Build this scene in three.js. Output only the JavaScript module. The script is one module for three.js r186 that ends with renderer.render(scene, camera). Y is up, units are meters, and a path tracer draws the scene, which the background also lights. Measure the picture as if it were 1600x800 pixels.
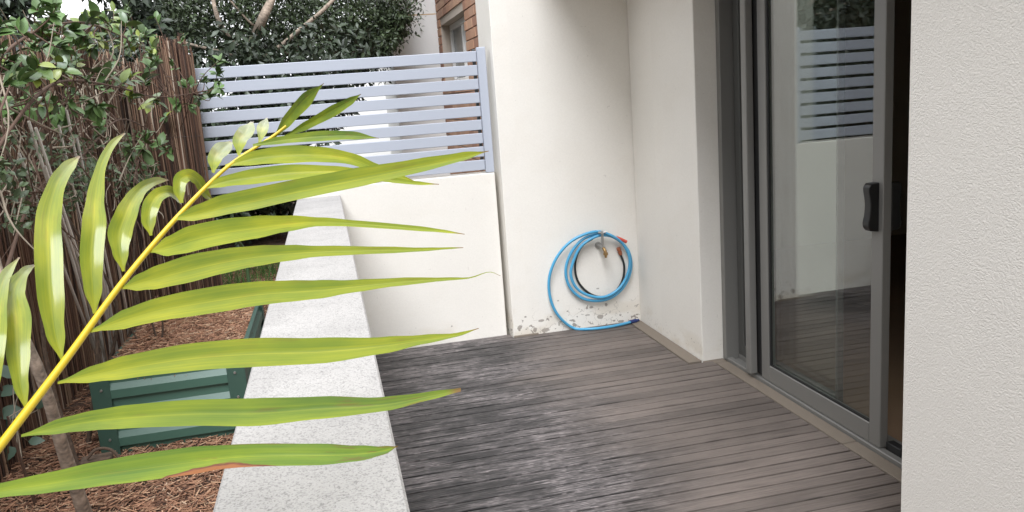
import * as THREE from 'three';
import { mergeGeometries } from 'three/addons/utils/BufferGeometryUtils.js';

// ---------------------------------------------------------------- camera, sky, sun, exposure
const W = 1024, H = 512, FOCAL = 1272.7;           // focal length in pixels of the 1600 x 800 photograph
const scene = new THREE.Scene();
const camera = new THREE.PerspectiveCamera(2 * Math.atan(400 / FOCAL) * 180 / Math.PI, 2, 0.05, 600);
camera.position.set(0, 1.6, 0);
camera.rotation.set(-11.117 * Math.PI / 180, -12.184 * Math.PI / 180, -4.254 * Math.PI / 180, 'YXZ');
camera.updateMatrixWorld(true);

const renderer = new THREE.WebGLRenderer({ antialias: true });
renderer.setSize(W, H);
renderer.toneMapping = THREE.LinearToneMapping;
renderer.toneMappingExposure = 2.5;
renderer.shadowMap.enabled = true;

const sun = new THREE.DirectionalLight(new THREE.Color().setRGB(0.97, 0.99, 1.04), 1.5);
sun.position.set(-1.6, 6.4, 1.7);
sun.target.position.set(0, 0, -3.2);
sun.castShadow = true;
sun.shadow.radius = 60;
sun.shadow.mapSize.set(2048, 2048);
Object.assign(sun.shadow.camera, { left: -8, right: 8, top: 8, bottom: -8, near: 0.5, far: 40 });
scene.add(sun, sun.target);

// ---------------------------------------------------------------- noise
let seed = 20240611;
function rnd() { seed |= 0; seed = seed + 0x6D2B79F5 | 0; let t = Math.imul(seed ^ seed >>> 15, 1 | seed); t = t + Math.imul(t ^ t >>> 7, 61 | t) ^ t; return ((t ^ t >>> 14) >>> 0) / 4294967296; }
const rr = (a, b) => a + (b - a) * rnd();
const clamp = (x, a = 0, b = 1) => Math.min(b, Math.max(a, x));
const sm = (a, b, x) => { const t = clamp((x - a) / (b - a)); return t * t * (3 - 2 * t); };
const lerp = (a, b, t) => a + (b - a) * t;
function hsh(x, y, s) { let h = Math.imul(x, 374761393) + Math.imul(y, 668265263) + Math.imul(s, 1274126177) | 0; h = Math.imul(h ^ h >>> 13, 1274126177); return ((h ^ h >>> 16) >>> 0) / 4294967296; }
function vn(x, y, s, px = 1 << 20, py = 1 << 20) {    // value noise, periodic in px, py cells
  const xi = Math.floor(x), yi = Math.floor(y), fx = x - xi, fy = y - yi;
  const u = fx * fx * (3 - 2 * fx), v = fy * fy * (3 - 2 * fy), m = (a, n) => ((a % n) + n) % n;
  const x0 = m(xi, px), x1 = m(xi + 1, px), y0 = m(yi, py), y1 = m(yi + 1, py);
  return lerp(lerp(hsh(x0, y0, s), hsh(x1, y0, s), u), lerp(hsh(x0, y1, s), hsh(x1, y1, s), u), v);
}
function fbm(x, y, s, o = 4, px = 1 << 20, py = 1 << 20) {
  let a = 0.5, t = 0, n = 0;
  for (let i = 0; i < o; i++) { t += a * vn(x, y, s + i * 17, px, py); n += a; a *= 0.5; x *= 2; y *= 2; px *= 2; py *= 2; }
  return t / n;
}

{ // an overcast sky: brighter overhead, soft lumps of cloud
  const w = 256, h = 128, d = new Float32Array(w * h * 4);
  for (let j = 0; j < h; j++) for (let i = 0; i < w; i++) {
    const el = ((j + 0.5) / h - 0.5) * Math.PI, s = Math.sin(el), k = (j * w + i) * 4;
    const cl = 0.86 + 0.28 * fbm(i / w * 8, j / h * 8, 5, 4, 8, 1 << 20);
    let L = (0.6 + 0.24 * clamp(s)) * cl;
    if (s < 0) L = lerp(L, 0.16, clamp(-s * 6));
    d[k] = L * 0.985; d[k + 1] = L * 1.0; d[k + 2] = L * 1.03; d[k + 3] = 1;
  }
  const t = new THREE.DataTexture(d, w, h, THREE.RGBAFormat, THREE.FloatType);
  t.mapping = THREE.EquirectangularReflectionMapping; t.magFilter = THREE.LinearFilter; t.minFilter = THREE.LinearFilter; t.wrapS = THREE.RepeatWrapping; t.needsUpdate = true;
  scene.background = t; scene.environment = t;
}

// ---------------------------------------------------------------- helpers
const V3 = (x, y, z) => new THREE.Vector3(x, y, z);
const rgb = (r, g, b) => new THREE.Color().setRGB(r, g, b);
const CAM = camera.position.clone();
function ray(px, py) { return V3((px - 800) / FOCAL, -(py - 400) / FOCAL, -1).applyQuaternion(camera.quaternion); }
const at = (px, py, depth) => ray(px, py).multiplyScalar(depth).add(CAM);          // the point of a sight line at a depth
const atZ = (px, py, z) => { const d = ray(px, py); return d.multiplyScalar((z - CAM.z) / d.z).add(CAM); };
const atX = (px, py, x) => { const d = ray(px, py); return d.multiplyScalar((x - CAM.x) / d.x).add(CAM); };
const atY = (px, py, y) => { const d = ray(px, py); return d.multiplyScalar((y - CAM.y) / d.y).add(CAM); };

const used = new Map(), origin = new WeakMap();
function numbered(name) { const n = used.get(name) || 0; used.set(name, n + 1); return n ? `${name}_${String(n).padStart(3, '0')}` : name; }
function tag(o, label, category, group, kind) {
  if (label) o.userData.label = label;
  if (category) o.userData.category = category;
  if (group) o.userData.group = group;
  if (kind) o.userData.kind = kind;
  return o;
}
function thing(name, label, category, pos = [0, 0, 0], group, kind) {
  const g = new THREE.Group(); g.name = numbered(name); g.position.set(...pos); origin.set(g, V3(...pos)); scene.add(g);
  return tag(g, label, category, group, kind);
}
function put(name, geo, mat, parent, label, kind) {      // geometry is given in world coordinates
  const g = Array.isArray(geo) ? merge(geo) : geo;
  const o = parent ? origin.get(parent) : V3(0, 0, 0);
  g.translate(-o.x, -o.y, -o.z);
  const m = new THREE.Mesh(g, mat); m.name = parent ? name : numbered(name); m.castShadow = m.receiveShadow = true;
  origin.set(m, o); (parent || scene).add(m);
  if (label) m.userData.label = label;
  if (kind) m.userData.kind = kind;
  return m;
}
function merge(list) {
  return mergeGeometries(list.map(g => { const q = g.index ? g.toNonIndexed() : g; for (const a of Object.keys(q.attributes)) if (!['position', 'normal', 'uv', 'color'].includes(a)) q.deleteAttribute(a); return q; }));
}
function metreUV(g, k = 1) {                              // uv in metres by each face's main direction
  if (g.index) g = g.toNonIndexed();
  const p = g.attributes.position, uv = new Float32Array(p.count * 2), a = V3(), b = V3(), c = V3();
  for (let i = 0; i < p.count; i += 3) {
    a.fromBufferAttribute(p, i); b.fromBufferAttribute(p, i + 1); c.fromBufferAttribute(p, i + 2);
    const n = b.clone().sub(a).cross(c.clone().sub(a)); const ax = Math.abs(n.x), ay = Math.abs(n.y), az = Math.abs(n.z);
    [a, b, c].forEach((q, j) => { const [u, v] = ay >= ax && ay >= az ? [q.x, q.z] : ax >= az ? [q.z, q.y] : [q.x, q.y]; uv[(i + j) * 2] = u * k; uv[(i + j) * 2 + 1] = v * k; });
  }
  g.setAttribute('uv', new THREE.BufferAttribute(uv, 2));
  return g;
}
function box(x0, x1, y0, y1, z0, z1, b = 0.002, k = 1) {  // chamfered box, uv in metres
  b = Math.min(b, (x1 - x0) * 0.3, (y1 - y0) * 0.3, (z1 - z0) * 0.3);
  const lo = [x0, y0, z0], hi = [x1, y1, z1], pos = [], cen = [(x0 + x1) / 2, (y0 + y1) / 2, (z0 + z1) / 2];
  const P = (s, inset) => [0, 1, 2].map(i => (s[i] > 0 ? hi[i] - (inset === i ? 0 : b) : lo[i] + (inset === i ? 0 : b)));
  const tri = (p, q, r) => { const n = V3(...q).sub(V3(...p)).cross(V3(...r).sub(V3(...p))); const m = V3((p[0] + q[0] + r[0]) / 3 - cen[0], (p[1] + q[1] + r[1]) / 3 - cen[1], (p[2] + q[2] + r[2]) / 3 - cen[2]); if (n.dot(m) < 0) pos.push(...p, ...r, ...q); else pos.push(...p, ...q, ...r); };
  const quad = (p, q, r, s) => { tri(p, q, r); tri(p, r, s); };
  for (let ax = 0; ax < 3; ax++) { const u = (ax + 1) % 3, v = (ax + 2) % 3; for (const s of [-1, 1]) { const c = [[-1, -1], [1, -1], [1, 1], [-1, 1]].map(([a, e]) => { const t = []; t[ax] = s; t[u] = a; t[v] = e; return P(t, ax); }); quad(...c); } }
  for (let ax = 0; ax < 3; ax++) { const u = (ax + 1) % 3, v = (ax + 2) % 3; for (const a of [-1, 1]) for (const e of [-1, 1]) { const m = s => { const t = []; t[ax] = s; t[u] = a; t[v] = e; return t; }; quad(P(m(-1), u), P(m(1), u), P(m(1), v), P(m(-1), v)); } }
  for (const a of [-1, 1]) for (const e of [-1, 1]) for (const f of [-1, 1]) tri(P([a, e, f], 0), P([a, e, f], 1), P([a, e, f], 2));
  const g = new THREE.BufferGeometry(); g.setAttribute('position', new THREE.BufferAttribute(new Float32Array(pos), 3)); g.computeVertexNormals();
  return metreUV(g, k);
}
function tube(pts, r, seg = 40, rad = 8, closed = false) {
  const c = new THREE.CatmullRomCurve3(pts, closed, 'centripetal');
  return new THREE.TubeGeometry(c, seg, r, rad, closed);
}
function limb(pts, r0, r1, seg = 12, rad = 6, wob = 0) {     // a tapered tube with uv in metres
  const c = new THREE.CatmullRomCurve3(pts, false, 'centripetal'), fr = c.computeFrenetFrames(seg, false), pos = [], uv = [], idx = [], L = c.getLength();
  for (let i = 0; i <= seg; i++) {
    const t = i / seg, p = c.getPointAt(t), r = lerp(r0, r1, t) * (1 + wob * (rnd() - 0.5));
    for (let j = 0; j <= rad; j++) { const a = j / rad * Math.PI * 2; const q = p.clone().addScaledVector(fr.normals[i], Math.cos(a) * r).addScaledVector(fr.binormals[i], Math.sin(a) * r); pos.push(q.x, q.y, q.z); uv.push(j / rad * 0.1, t * L); }
  }
  for (let i = 0; i < seg; i++) for (let j = 0; j < rad; j++) { const a = i * (rad + 1) + j, b = a + rad + 1; idx.push(a, a + 1, b, b, a + 1, b + 1); }
  const g = new THREE.BufferGeometry(); g.setAttribute('position', new THREE.Float32BufferAttribute(pos, 3)); g.setAttribute('uv', new THREE.Float32BufferAttribute(uv, 2)); g.setIndex(idx); g.computeVertexNormals();
  return g;
}
function cyl(r0, r1, a, b, rad = 12) {                      // a capped cylinder between two points
  const d = b.clone().sub(a), g = new THREE.CylinderGeometry(r1, r0, d.length(), rad);
  g.applyQuaternion(new THREE.Quaternion().setFromUnitVectors(V3(0, 1, 0), d.clone().normalize())); const m = a.clone().add(b).multiplyScalar(0.5); g.translate(m.x, m.y, m.z);
  return g;
}
function tex(w, h, f, srgb = true, rep) {
  const d = new Uint8Array(w * h * 4), o = [0, 0, 0];
  for (let j = 0; j < h; j++) for (let i = 0; i < w; i++) { f((i + 0.5) / w, (j + 0.5) / h, o, i, j); const k = (j * w + i) * 4; d[k] = clamp(o[0], 0, 255); d[k + 1] = clamp(o[1], 0, 255); d[k + 2] = clamp(o[2], 0, 255); d[k + 3] = 255; }
  const t = new THREE.DataTexture(d, w, h, THREE.RGBAFormat); t.magFilter = THREE.LinearFilter; t.minFilter = THREE.LinearMipmapLinearFilter; t.generateMipmaps = true; t.wrapS = t.wrapT = THREE.RepeatWrapping;
  if (srgb) t.colorSpace = THREE.SRGBColorSpace;
  if (rep) t.repeat.set(...rep);
  t.needsUpdate = true; return t;
}
const gray = (o, v) => { o[0] = o[1] = o[2] = v * 255; };
const std = (p) => new THREE.MeshStandardMaterial(p);
const phy = (p) => new THREE.MeshPhysicalMaterial(p);

// ---------------------------------------------------------------- materials
// rendered paint: fine lumps; a tile of 0.8 m
const stuccoBump = tex(1024, 1024, (u, v, o) => {
  const wx = u * 160 + 1.1 * fbm(u * 160, v * 160, 21, 2, 160, 160), wy = v * 160 + 1.1 * fbm(u * 160, v * 160, 31, 2, 160, 160);
  const n = fbm(wx, wy, 3, 2, 160, 160), r = 1 - Math.abs(2 * n - 1) * 2.2;
  gray(o, clamp(0.15 + 0.6 * clamp(r) + 0.25 * vn(u * 256, v * 256, 77, 256, 256)));
}, false, [1.25, 1.25]);
const smoothBump = tex(512, 512, (u, v, o) => gray(o, 0.7 * fbm(u * 12, v * 12, 8, 4, 12, 12) + 0.3 * vn(u * 200, v * 200, 9, 200, 200)), false, [1.25, 1.25]);
const capBump = tex(1024, 1024, (u, v, o) => {
  const n = fbm(u * 140, v * 140, 41, 3, 140, 140), k = vn(u * 90, v * 90, 47, 90, 90);
  gray(o, clamp(0.55 + 1.1 * (n - 0.5) - 0.7 * sm(0.7, 0.86, k)));
}, false, [1 / 0.6, 1 / 0.6]);
const capMap = tex(1024, 1024, (u, v, o) => {
  const n = fbm(u * 250, v * 250, 51, 2, 250, 250), spots = sm(0.57, 0.72, n), big = fbm(u * 6, v * 6, 57, 4, 6, 6), pits = sm(0.74, 0.85, vn(u * 95, v * 95, 47, 95, 95));
  const L = 176 - 27 * spots - 12 * pits + 20 * (big - 0.5) + 14 * (vn(u * 420, v * 420, 3, 420, 420) - 0.5);
  o[0] = L; o[1] = L * 0.982; o[2] = L * 0.962;
}, true, [1 / 0.6, 1 / 0.6]);
const M = {};
M.cap = std({ map: capMap, bumpMap: capBump, bumpScale: 0.0007, roughness: 0.85 });
M.capSide = std({ color: rgb(0.72, 0.7, 0.67), bumpMap: stuccoBump, bumpScale: 0.001, roughness: 0.85 });
M.pier = std({ color: rgb(0.75, 0.712, 0.655), bumpMap: stuccoBump, bumpScale: 0.0014, roughness: 0.8 });
M.plainWall = std({ color: rgb(0.8, 0.775, 0.72), bumpMap: smoothBump, bumpScale: 0.0008, roughness: 0.75 });
M.farWall = std({ color: rgb(0.82, 0.81, 0.79), bumpMap: smoothBump, bumpScale: 0.002, roughness: 0.85 });
M.soffit = std({ color: rgb(0.62, 0.43, 0.24), roughness: 0.9 });
// painted wall whose foot has peeled and stained: u, v in metres over the part shown
function footMap(sd, uLen, vLen, amount, w, h, peelTop, patches = []) {
  return tex(w, h, (u, v, o) => {
    const x = u * uLen, y = v * vLen;
    const big = fbm(x * 2.2, y * 2.2, sd, 4), fine = vn(x * 160, y * 160, sd + 3);
    let r = 230 + 8 * (big - 0.5) + 4 * (fine - 0.5), g = r - 4.5, b = r - 13;
    const rise = 1 - sm(0.02, peelTop, y);
    const stain = sm(0.5, 0.75, fbm(x * 5, y * 9, sd + 7, 5)) * (0.35 * rise + 0.04);
    r = lerp(r, 176, stain * 0.6); g = lerp(g, 158, stain * 0.6); b = lerp(b, 130, stain * 0.6);
    const n = fbm(x * 38, y * 46, sd + 11, 4), cr = Math.abs(fbm(x * 16, y * 16, sd + 15, 5) - 0.5);
    const th = 0.875 - 0.19 * rise * amount;
    const peel = sm(th, th + 0.02, n) * (rise > 0 ? 1 : 0), crack = (1 - sm(0.004, 0.012, cr)) * sm(0.35, 0.7, rise) * sm(0.45, 0.6, vn(x * 6, y * 6, sd + 19));
    const speck = sm(0.965, 0.98, vn(x * 60, y * 60, sd + 23)) * (0.25 + rise);
    let k = clamp(peel * 0.75 + crack * 0.55 * amount + speck * 0.55);
    for (const [cx, cy, rx, ry] of patches) { const dx = (x - cx) / rx, dy = (y - cy) / ry, q = dx * dx + dy * dy; if (q < 3) k = Math.max(k, 0.65 * (1 - sm(0.85, 1.0, q + 1.1 * (fbm(x * 70, y * 70, sd + 29, 3) - 0.5)))); }
    r = lerp(r, 134, k); g = lerp(g, 126, k); b = lerp(b, 117, k);
    o[0] = r; o[1] = g; o[2] = b;
  }, true, [1 / uLen, 1 / vLen]);
}
const peels = [[938, 495, 6, 3.5], [924, 480, 3.5, 2], [917, 481, 2, 2.4], [947, 476, 2.6, 3], [934, 451, 2.4, 1.2], [970, 502, 5, 2], [852, 516, 7, 3], [836, 515, 3.5, 4], [846, 501, 5, 2], [812, 512, 4, 4], [872, 470, 1.6, 1.2]].map(([px, py, a, b]) => { const p = atZ(px, py, -5.18); return [p.x % 1.2, p.y, a * 0.0044, b * 0.0044]; });
M.hoseWall = std({ map: footMap(101, 1.2, 2.4, 1.0, 1024, 2048, 0.3, peels), bumpMap: smoothBump, bumpScale: 0.0008, roughness: 0.7 });
M.sideWall = std({ map: footMap(203, 1.2, 2.4, 0.35, 1024, 2048, 0.2), bumpMap: smoothBump, bumpScale: 0.0008, roughness: 0.7 });
M.parapet = std({ map: footMap(307, 1.6, 1.6, 0.1, 1024, 1024, 0.16), bumpMap: smoothBump, bumpScale: 0.0008, roughness: 0.75 });
// deck boards: weathered grain that runs along x, black mould near the planter
const DK = { x0: 0, x1: 2.2, z0: -5.3, z1: -1.9, pitch: 0.0765, zc: -5.145 };
const deckMap = tex(2048, 2048, (u, v, o) => {
  const x = lerp(DK.x0, DK.x1, u), z = lerp(DK.z0, DK.z1, v), bi = Math.floor((z - DK.zc) / DK.pitch + 0.5), bo = hsh(bi, 7, 3) * 40, tone = hsh(bi, 11, 5) - 0.5;
  const wet = 1 - sm(0.75, 1.5, x + 0.55 * (fbm(x * 1.6, z * 2.3, 61, 4) - 0.5) + 0.1 * tone);       // where the old coating has gone
  const grain = fbm(x * 7 + bo, z * 330, 63, 3), fibre = fbm(x * 26 + bo, z * 600, 65, 3), blot = fbm(x * 2.2, z * 6.5, 67, 5), spots = fbm(x * 9, z * 24, 69, 4);
  let L = 112 + 22 * (grain - 0.5) + 16 * (fibre - 0.5) + 20 * tone + 26 * (blot - 0.5);
  L -= 11; let r = L * 1.05, g = L * 0.955, b = L * 0.893;
  const silver = sm(0.52, 0.7, fibre * 0.6 + grain * 0.4 + 0.18 * (spots - 0.5)), mould = sm(0.34, 0.66, blot * 0.7 + spots * 0.3 + 0.03);
  const chip = sm(0.5, 0.68, fbm(x * 30 + bo, z * 300, 73, 3));
  let Lw = 58 + 40 * (grain - 0.5) + 40 * silver * (0.45 + 0.55 * mould) + 26 * (mould - 0.45) + 44 * chip * (0.5 + 0.5 * mould);
  r = lerp(r, Lw * 1.04, wet); g = lerp(g, Lw * 0.98, wet); b = lerp(b, Lw * 0.97, wet);
  const crack = sm(0.74, 0.84, vn(x * 6 + bo, z * 460, 71)) * (0.2 + 0.35 * wet);
  o[0] = r * (1 - crack); o[1] = g * (1 - crack); o[2] = b * (1 - crack);
}, true);
const deckBump = tex(1024, 2048, (u, v, o) => {
  const x = lerp(DK.x0, DK.x1, u), z = lerp(DK.z0, DK.z1, v), bi = Math.floor((z - DK.zc) / DK.pitch + 0.5), bo = hsh(bi, 7, 3) * 40;
  const wet = 1 - sm(0.8, 1.5, x), fibre = fbm(x * 16 + bo, z * 520, 65, 3);
  gray(o, clamp(0.5 + (fibre - 0.5) * (0.5 + 0.9 * wet)));
}, false);
M.deck = std({ map: deckMap, bumpMap: deckBump, bumpScale: 0.0022, roughness: 0.62 });
M.trim = std({ color: rgb(0.2, 0.165, 0.13), bumpMap: deckBump, bumpScale: 0.001, roughness: 0.75 });
// metals, glass
M.slat = std({ color: rgb(0.43, 0.46, 0.525), roughness: 0.42, metalness: 0 });
M.frame = std({ color: rgb(0.22, 0.214, 0.2), roughness: 0.45, metalness: 0.25 });
M.fixedFrame = std({ color: rgb(0.1, 0.1, 0.093), roughness: 0.45, metalness: 0.2 });
M.frameDark = std({ color: rgb(0.09, 0.09, 0.085), roughness: 0.5, metalness: 0.2 });
M.rubber = std({ color: rgb(0.012, 0.012, 0.012), roughness: 0.6 });
M.handle = std({ color: rgb(0.006, 0.006, 0.006), roughness: 0.35 });
M.glass = phy({ color: rgb(0.93, 0.96, 0.94), roughness: 0, transmission: 1, thickness: 0, ior: 1.75 });
M.roomWall = std({ color: rgb(0.42, 0.37, 0.31), roughness: 0.9 });
M.roomFloor = std({ color: rgb(0.2, 0.125, 0.08), roughness: 0.6 });
M.zinc = std({ color: rgb(0.45, 0.44, 0.42), roughness: 0.35, metalness: 0.8 });
M.brass = std({ color: rgb(0.42, 0.27, 0.12), roughness: 0.4, metalness: 0.85 });
M.hose = phy({ color: rgb(0.075, 0.35, 0.58), roughness: 0.38, clearcoat: 0.2, clearcoatRoughness: 0.4 });
M.navy = std({ color: rgb(0.015, 0.03, 0.13), roughness: 0.4 });
M.red = std({ color: rgb(0.62, 0.09, 0.06), roughness: 0.45 });
M.orange = std({ color: rgb(0.35, 0.11, 0.05), roughness: 0.45 });
M.blackHose = std({ color: rgb(0.018, 0.022, 0.022), roughness: 0.5 });
M.green = std({ color: rgb(0.062, 0.135, 0.1), roughness: 0.42 });
M.greenDark = std({ color: rgb(0.043, 0.09, 0.068), roughness: 0.42 });
M.soil = std({ map: tex(512, 512, (u, v, o) => { const n = fbm(u * 40, v * 40, 81, 4, 40, 40), q = vn(u * 160, v * 160, 83, 160, 160); const L = 52 + 70 * (n - 0.4) + 26 * (q - 0.5); o[0] = L * 1.25; o[1] = L * 0.92; o[2] = L * 0.72; }), bumpMap: smoothBump, bumpScale: 0.01, roughness: 1 });
M.chip = std({ color: 0xffffff, roughness: 0.9 });
M.ground = std({ color: rgb(0.05, 0.055, 0.03), roughness: 1 });
const barkTex = tex(256, 512, (u, v, o) => { const n = fbm(u * 8, v * 30, 91, 4, 8, 30), s = fbm(u * 5, v * 6, 93, 3, 5, 6); const L = 142 + 80 * (n - 0.5) + 60 * (s - 0.5); o[0] = L * 1.06; o[1] = L * 0.96; o[2] = L * 0.86; }, true, [10, 4]);
M.bark = std({ map: barkTex, bumpMap: barkTex, bumpScale: 0.003, roughness: 0.95 });
M.barkDark = std({ map: barkTex, color: rgb(0.32, 0.27, 0.24), roughness: 0.95 });
M.twig = std({ color: rgb(0.11, 0.065, 0.045), roughness: 0.85 });
M.twigPale = std({ color: rgb(0.3, 0.25, 0.19), roughness: 0.85 });
M.cane = std({ color: rgb(0.78, 0.75, 0.7), roughness: 0.6 });
M.reed = std({ color: 0xffffff, vertexColors: true, roughness: 0.75 });
M.wire = std({ color: rgb(0.12, 0.1, 0.09), roughness: 0.5, metalness: 0.6 });
M.leafy = phy({ color: 0xffffff, roughness: 0.42, transmission: 0, side: THREE.DoubleSide });
M.leaves = [[0.1, 0.165, 0.04], [0.16, 0.22, 0.045], [0.065, 0.115, 0.035], [0.22, 0.27, 0.045], [0.1, 0.165, 0.075]].map(c => phy({ color: rgb(...c), roughness: 0.4, side: THREE.DoubleSide, clearcoat: 0.35, clearcoatRoughness: 0.25 }));
M.grass = std({ color: 0xffffff, roughness: 0.8, side: THREE.DoubleSide });

// ---------------------------------------------------------------- ground, soil
const GY = 0.48;                                           // level of the planting soil above the deck
{
  const g = new THREE.PlaneGeometry(600, 600, 1, 1); g.rotateX(-Math.PI / 2); g.translate(0, -0.16, 0);
  tag(put('ground', g, M.ground), 'dark bare earth under the deck and around the house', null, null, 'structure');
}
const soilY = (x, z) => GY + 0.03 * (fbm(x * 3 + 50, z * 3 + 50, 111, 3) - 0.5) + 0.012 * (vn(x * 20 + 90, z * 20 + 90, 113) - 0.5);
{
  const g = new THREE.PlaneGeometry(7.0, 13, 140, 260); g.rotateX(-Math.PI / 2); g.translate(-3.712, 0, -4.5);
  const p = g.attributes.position; for (let i = 0; i < p.count; i++) p.setY(i, soilY(p.getX(i), p.getZ(i)));
  const g2 = g.toNonIndexed(); g2.computeVertexNormals();
  const m = put('garden_soil', metreUV(g2, 1.2), M.soil);
  tag(m, 'brown planting soil between the reed fence and the white planter wall', null, null, 'structure');
}
// wood chip mulch: loose slivers
function sliver() {
  const g = new THREE.CylinderGeometry(0.4, 0.5, 1, 4, 1); g.scale(1, 1, 0.6); g.rotateZ(Math.PI / 2); return g;
}
function scatter(name, geo, mat, list, parent, label, kind = 'stuff') {      // list: [position, quaternion, scale vector, colour]
  const o = parent ? origin.get(parent) : V3(0, 0, 0), m = new THREE.InstancedMesh(geo, mat, list.length), M4 = new THREE.Matrix4();
  list.forEach(([p, q, s, c], i) => { m.setMatrixAt(i, M4.compose(p.clone().sub(o), q, s)); if (c) m.setColorAt(i, c); });
  m.name = parent ? name : numbered(name); m.castShadow = m.receiveShadow = true; m.userData.kind = kind; if (label) m.userData.label = label;
  (parent || scene).add(m); return m;
}
const chipColours = [[0.37, 0.2, 0.12], [0.25, 0.125, 0.075], [0.5, 0.32, 0.2], [0.13, 0.065, 0.042], [0.56, 0.4, 0.28], [0.29, 0.145, 0.09]];
function chips(n, x0, x1, z0, z1, yf, len) {
  const out = [];
  for (let i = 0; i < n; i++) {
    const x = rr(x0, x1), z = rr(z0, z1), L = len * rr(0.4, 1.5), c = chipColours[Math.floor(rnd() * rnd() * 5.99)], k = rr(0.7, 1.25);
    const q = new THREE.Quaternion().setFromEuler(new THREE.Euler(rr(-3, 3), rr(0, 6.3), rr(-0.35, 0.35), 'YXZ'));
    out.push([V3(x, yf(x, z) + rr(0, 0.012), z), q, V3(L, rr(0.002, 0.006), rr(0.003, 0.007)), rgb(c[0] * k, c[1] * k, c[2] * k)]);
  }
  return out;
}
{
  const m = scatter('mulch', sliver(), M.chip, [...chips(24000, -1.3, -0.23, -3.4, -1.2, soilY, 0.032), ...chips(14000, -1.4, -0.23, -6.6, -3.4, soilY, 0.036)]);
  tag(m, 'reddish brown wood chip mulch covering the planting strip', 'mulch');
}
{ // a few grass tufts by the far end of the bed
  const b = new THREE.PlaneGeometry(1, 1, 1, 4); b.translate(0, 0.5, 0); const p = b.attributes.position;
  for (let i = 0; i < p.count; i++) { const t = p.getY(i); p.setX(i, p.getX(i) * (1 - t * 0.9)); p.setZ(i, 0.35 * t * t); } b.computeVertexNormals();
  const L = [];
  for (let i = 0; i < 1500; i++) { const x = rr(-1.05, -0.26), z = -5.95 + rr(-0.5, 0.45), k = rr(0.6, 1.4); if (vn(x * 9, z * 9, 121) < 0.4) continue; L.push([V3(x, soilY(x, z), z), new THREE.Quaternion().setFromEuler(new THREE.Euler(rr(-0.4, 0.4), rr(0, 6.3), rr(-0.4, 0.4))), V3(0.006, rr(0.05, 0.13), 0.1), rgb(0.08 * k, 0.17 * k, 0.035 * k)]); }
  tag(scatter('grass', b, M.grass, L), 'short green grass growing beyond the mulch at the end of the strip', 'grass');
}

// ---------------------------------------------------------------- walls of the patio
{
  const t = thing('planter_wall', 'low white rendered planter wall with a wide speckled top along the deck', 'wall', [-0.08, -0.15, -2]);
  put('wall_body', box(-0.2, 0.045, -0.15, 1.03, -5.262, 2.5, 0.004), M.capSide, t);
  put('wall_top', box(-0.212, 0.055, 1.0305, 1.062, -5.262, 2.5, 0.004), M.cap, t);
}
{
  const t = thing('parapet_wall', 'plain white low wall under the slatted screen at the end of the deck', 'wall', [0.4, -0.15, -5.34]);
  put('wall_body', box(-0.21, 1.062, -0.15, 1.112, -5.42, -5.264, 0.004), M.parapet, t);
}
{
  const t = thing('hose_wall', 'tall white wall with peeling paint at its foot behind the coiled hose', 'wall', [1.5, -0.15, -5.4]);
  put('wall_body', box(1.09, 2.25, -0.15, 2.5, -5.62, -5.18, 0.004), M.hoseWall, t);
}
{
  const t = thing('side_wall', 'cream side wall between the hose corner and the sliding door', 'wall', [2.3, -0.15, -4.6]);
  put('wall_body', box(2.0, 2.2515, -0.15, 2.5, -5.178, -4.212, 0.004), M.sideWall, t);
  put('lintel', box(2.0, 2.2515, 2.19, 2.5, -4.211, -2.106, 0.004), M.plainWall, t);
}
{
  const t = thing('wing_wall', 'textured off-white wall standing close at the near side of the door', 'wall', [2.1, -0.15, -2.2]);
  put('wall_body', box(1.668, 3.2, -0.15, 2.5, -2.1, 3.2, 0.006), M.pier, t);
}
{
  const t = thing('balcony_slab', 'pale concrete balcony slab that roofs the door side of the deck', 'balcony', [2.5, 2.5, -3.5]);
  put('slab', box(1.36, 6.2, 2.502, 2.65, -7.2, 3.4, 0.01), M.soffit, t);
  put('upstand', box(1.36, 1.5, 2.652, 3.6, -5.6, 3.4, 0.01), M.farWall, t);
}
{ // the house wall that closes the deck behind the camera
  const t = thing('rear_wall', 'cream house wall closing the deck behind the viewer', 'wall', [1, -0.15, 3]);
  put('wall_body', box(-0.25, 6.2, -0.15, 3.5, 3.404, 3.7, 0.01), M.plainWall, t);
}
{ // the dark room behind the door
  const t = thing('dark_room', 'dark unlit room seen through the open gap of the sliding door', 'room', [4, 0, -4]);
  put('floor', box(2.26, 6.0, -0.1, 0.0, -6.8, -2.106, 0), M.roomFloor, t);
  put('back_wall', box(6.0, 6.1, -0.1, 2.5, -6.8, -2.106, 0), M.roomWall, t);
  put('end_wall', box(2.26, 6.1, -0.1, 2.5, -6.95, -6.802, 0), M.roomWall, t);
  put('near_wall', box(3.202, 6.1, -0.1, 2.5, -2.104, -2.0, 0), M.roomWall, t);
  put('corner_wall', box(2.2535, 2.4, -0.1, 2.5, -6.8, -4.19, 0), M.roomWall, t);
}

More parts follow.
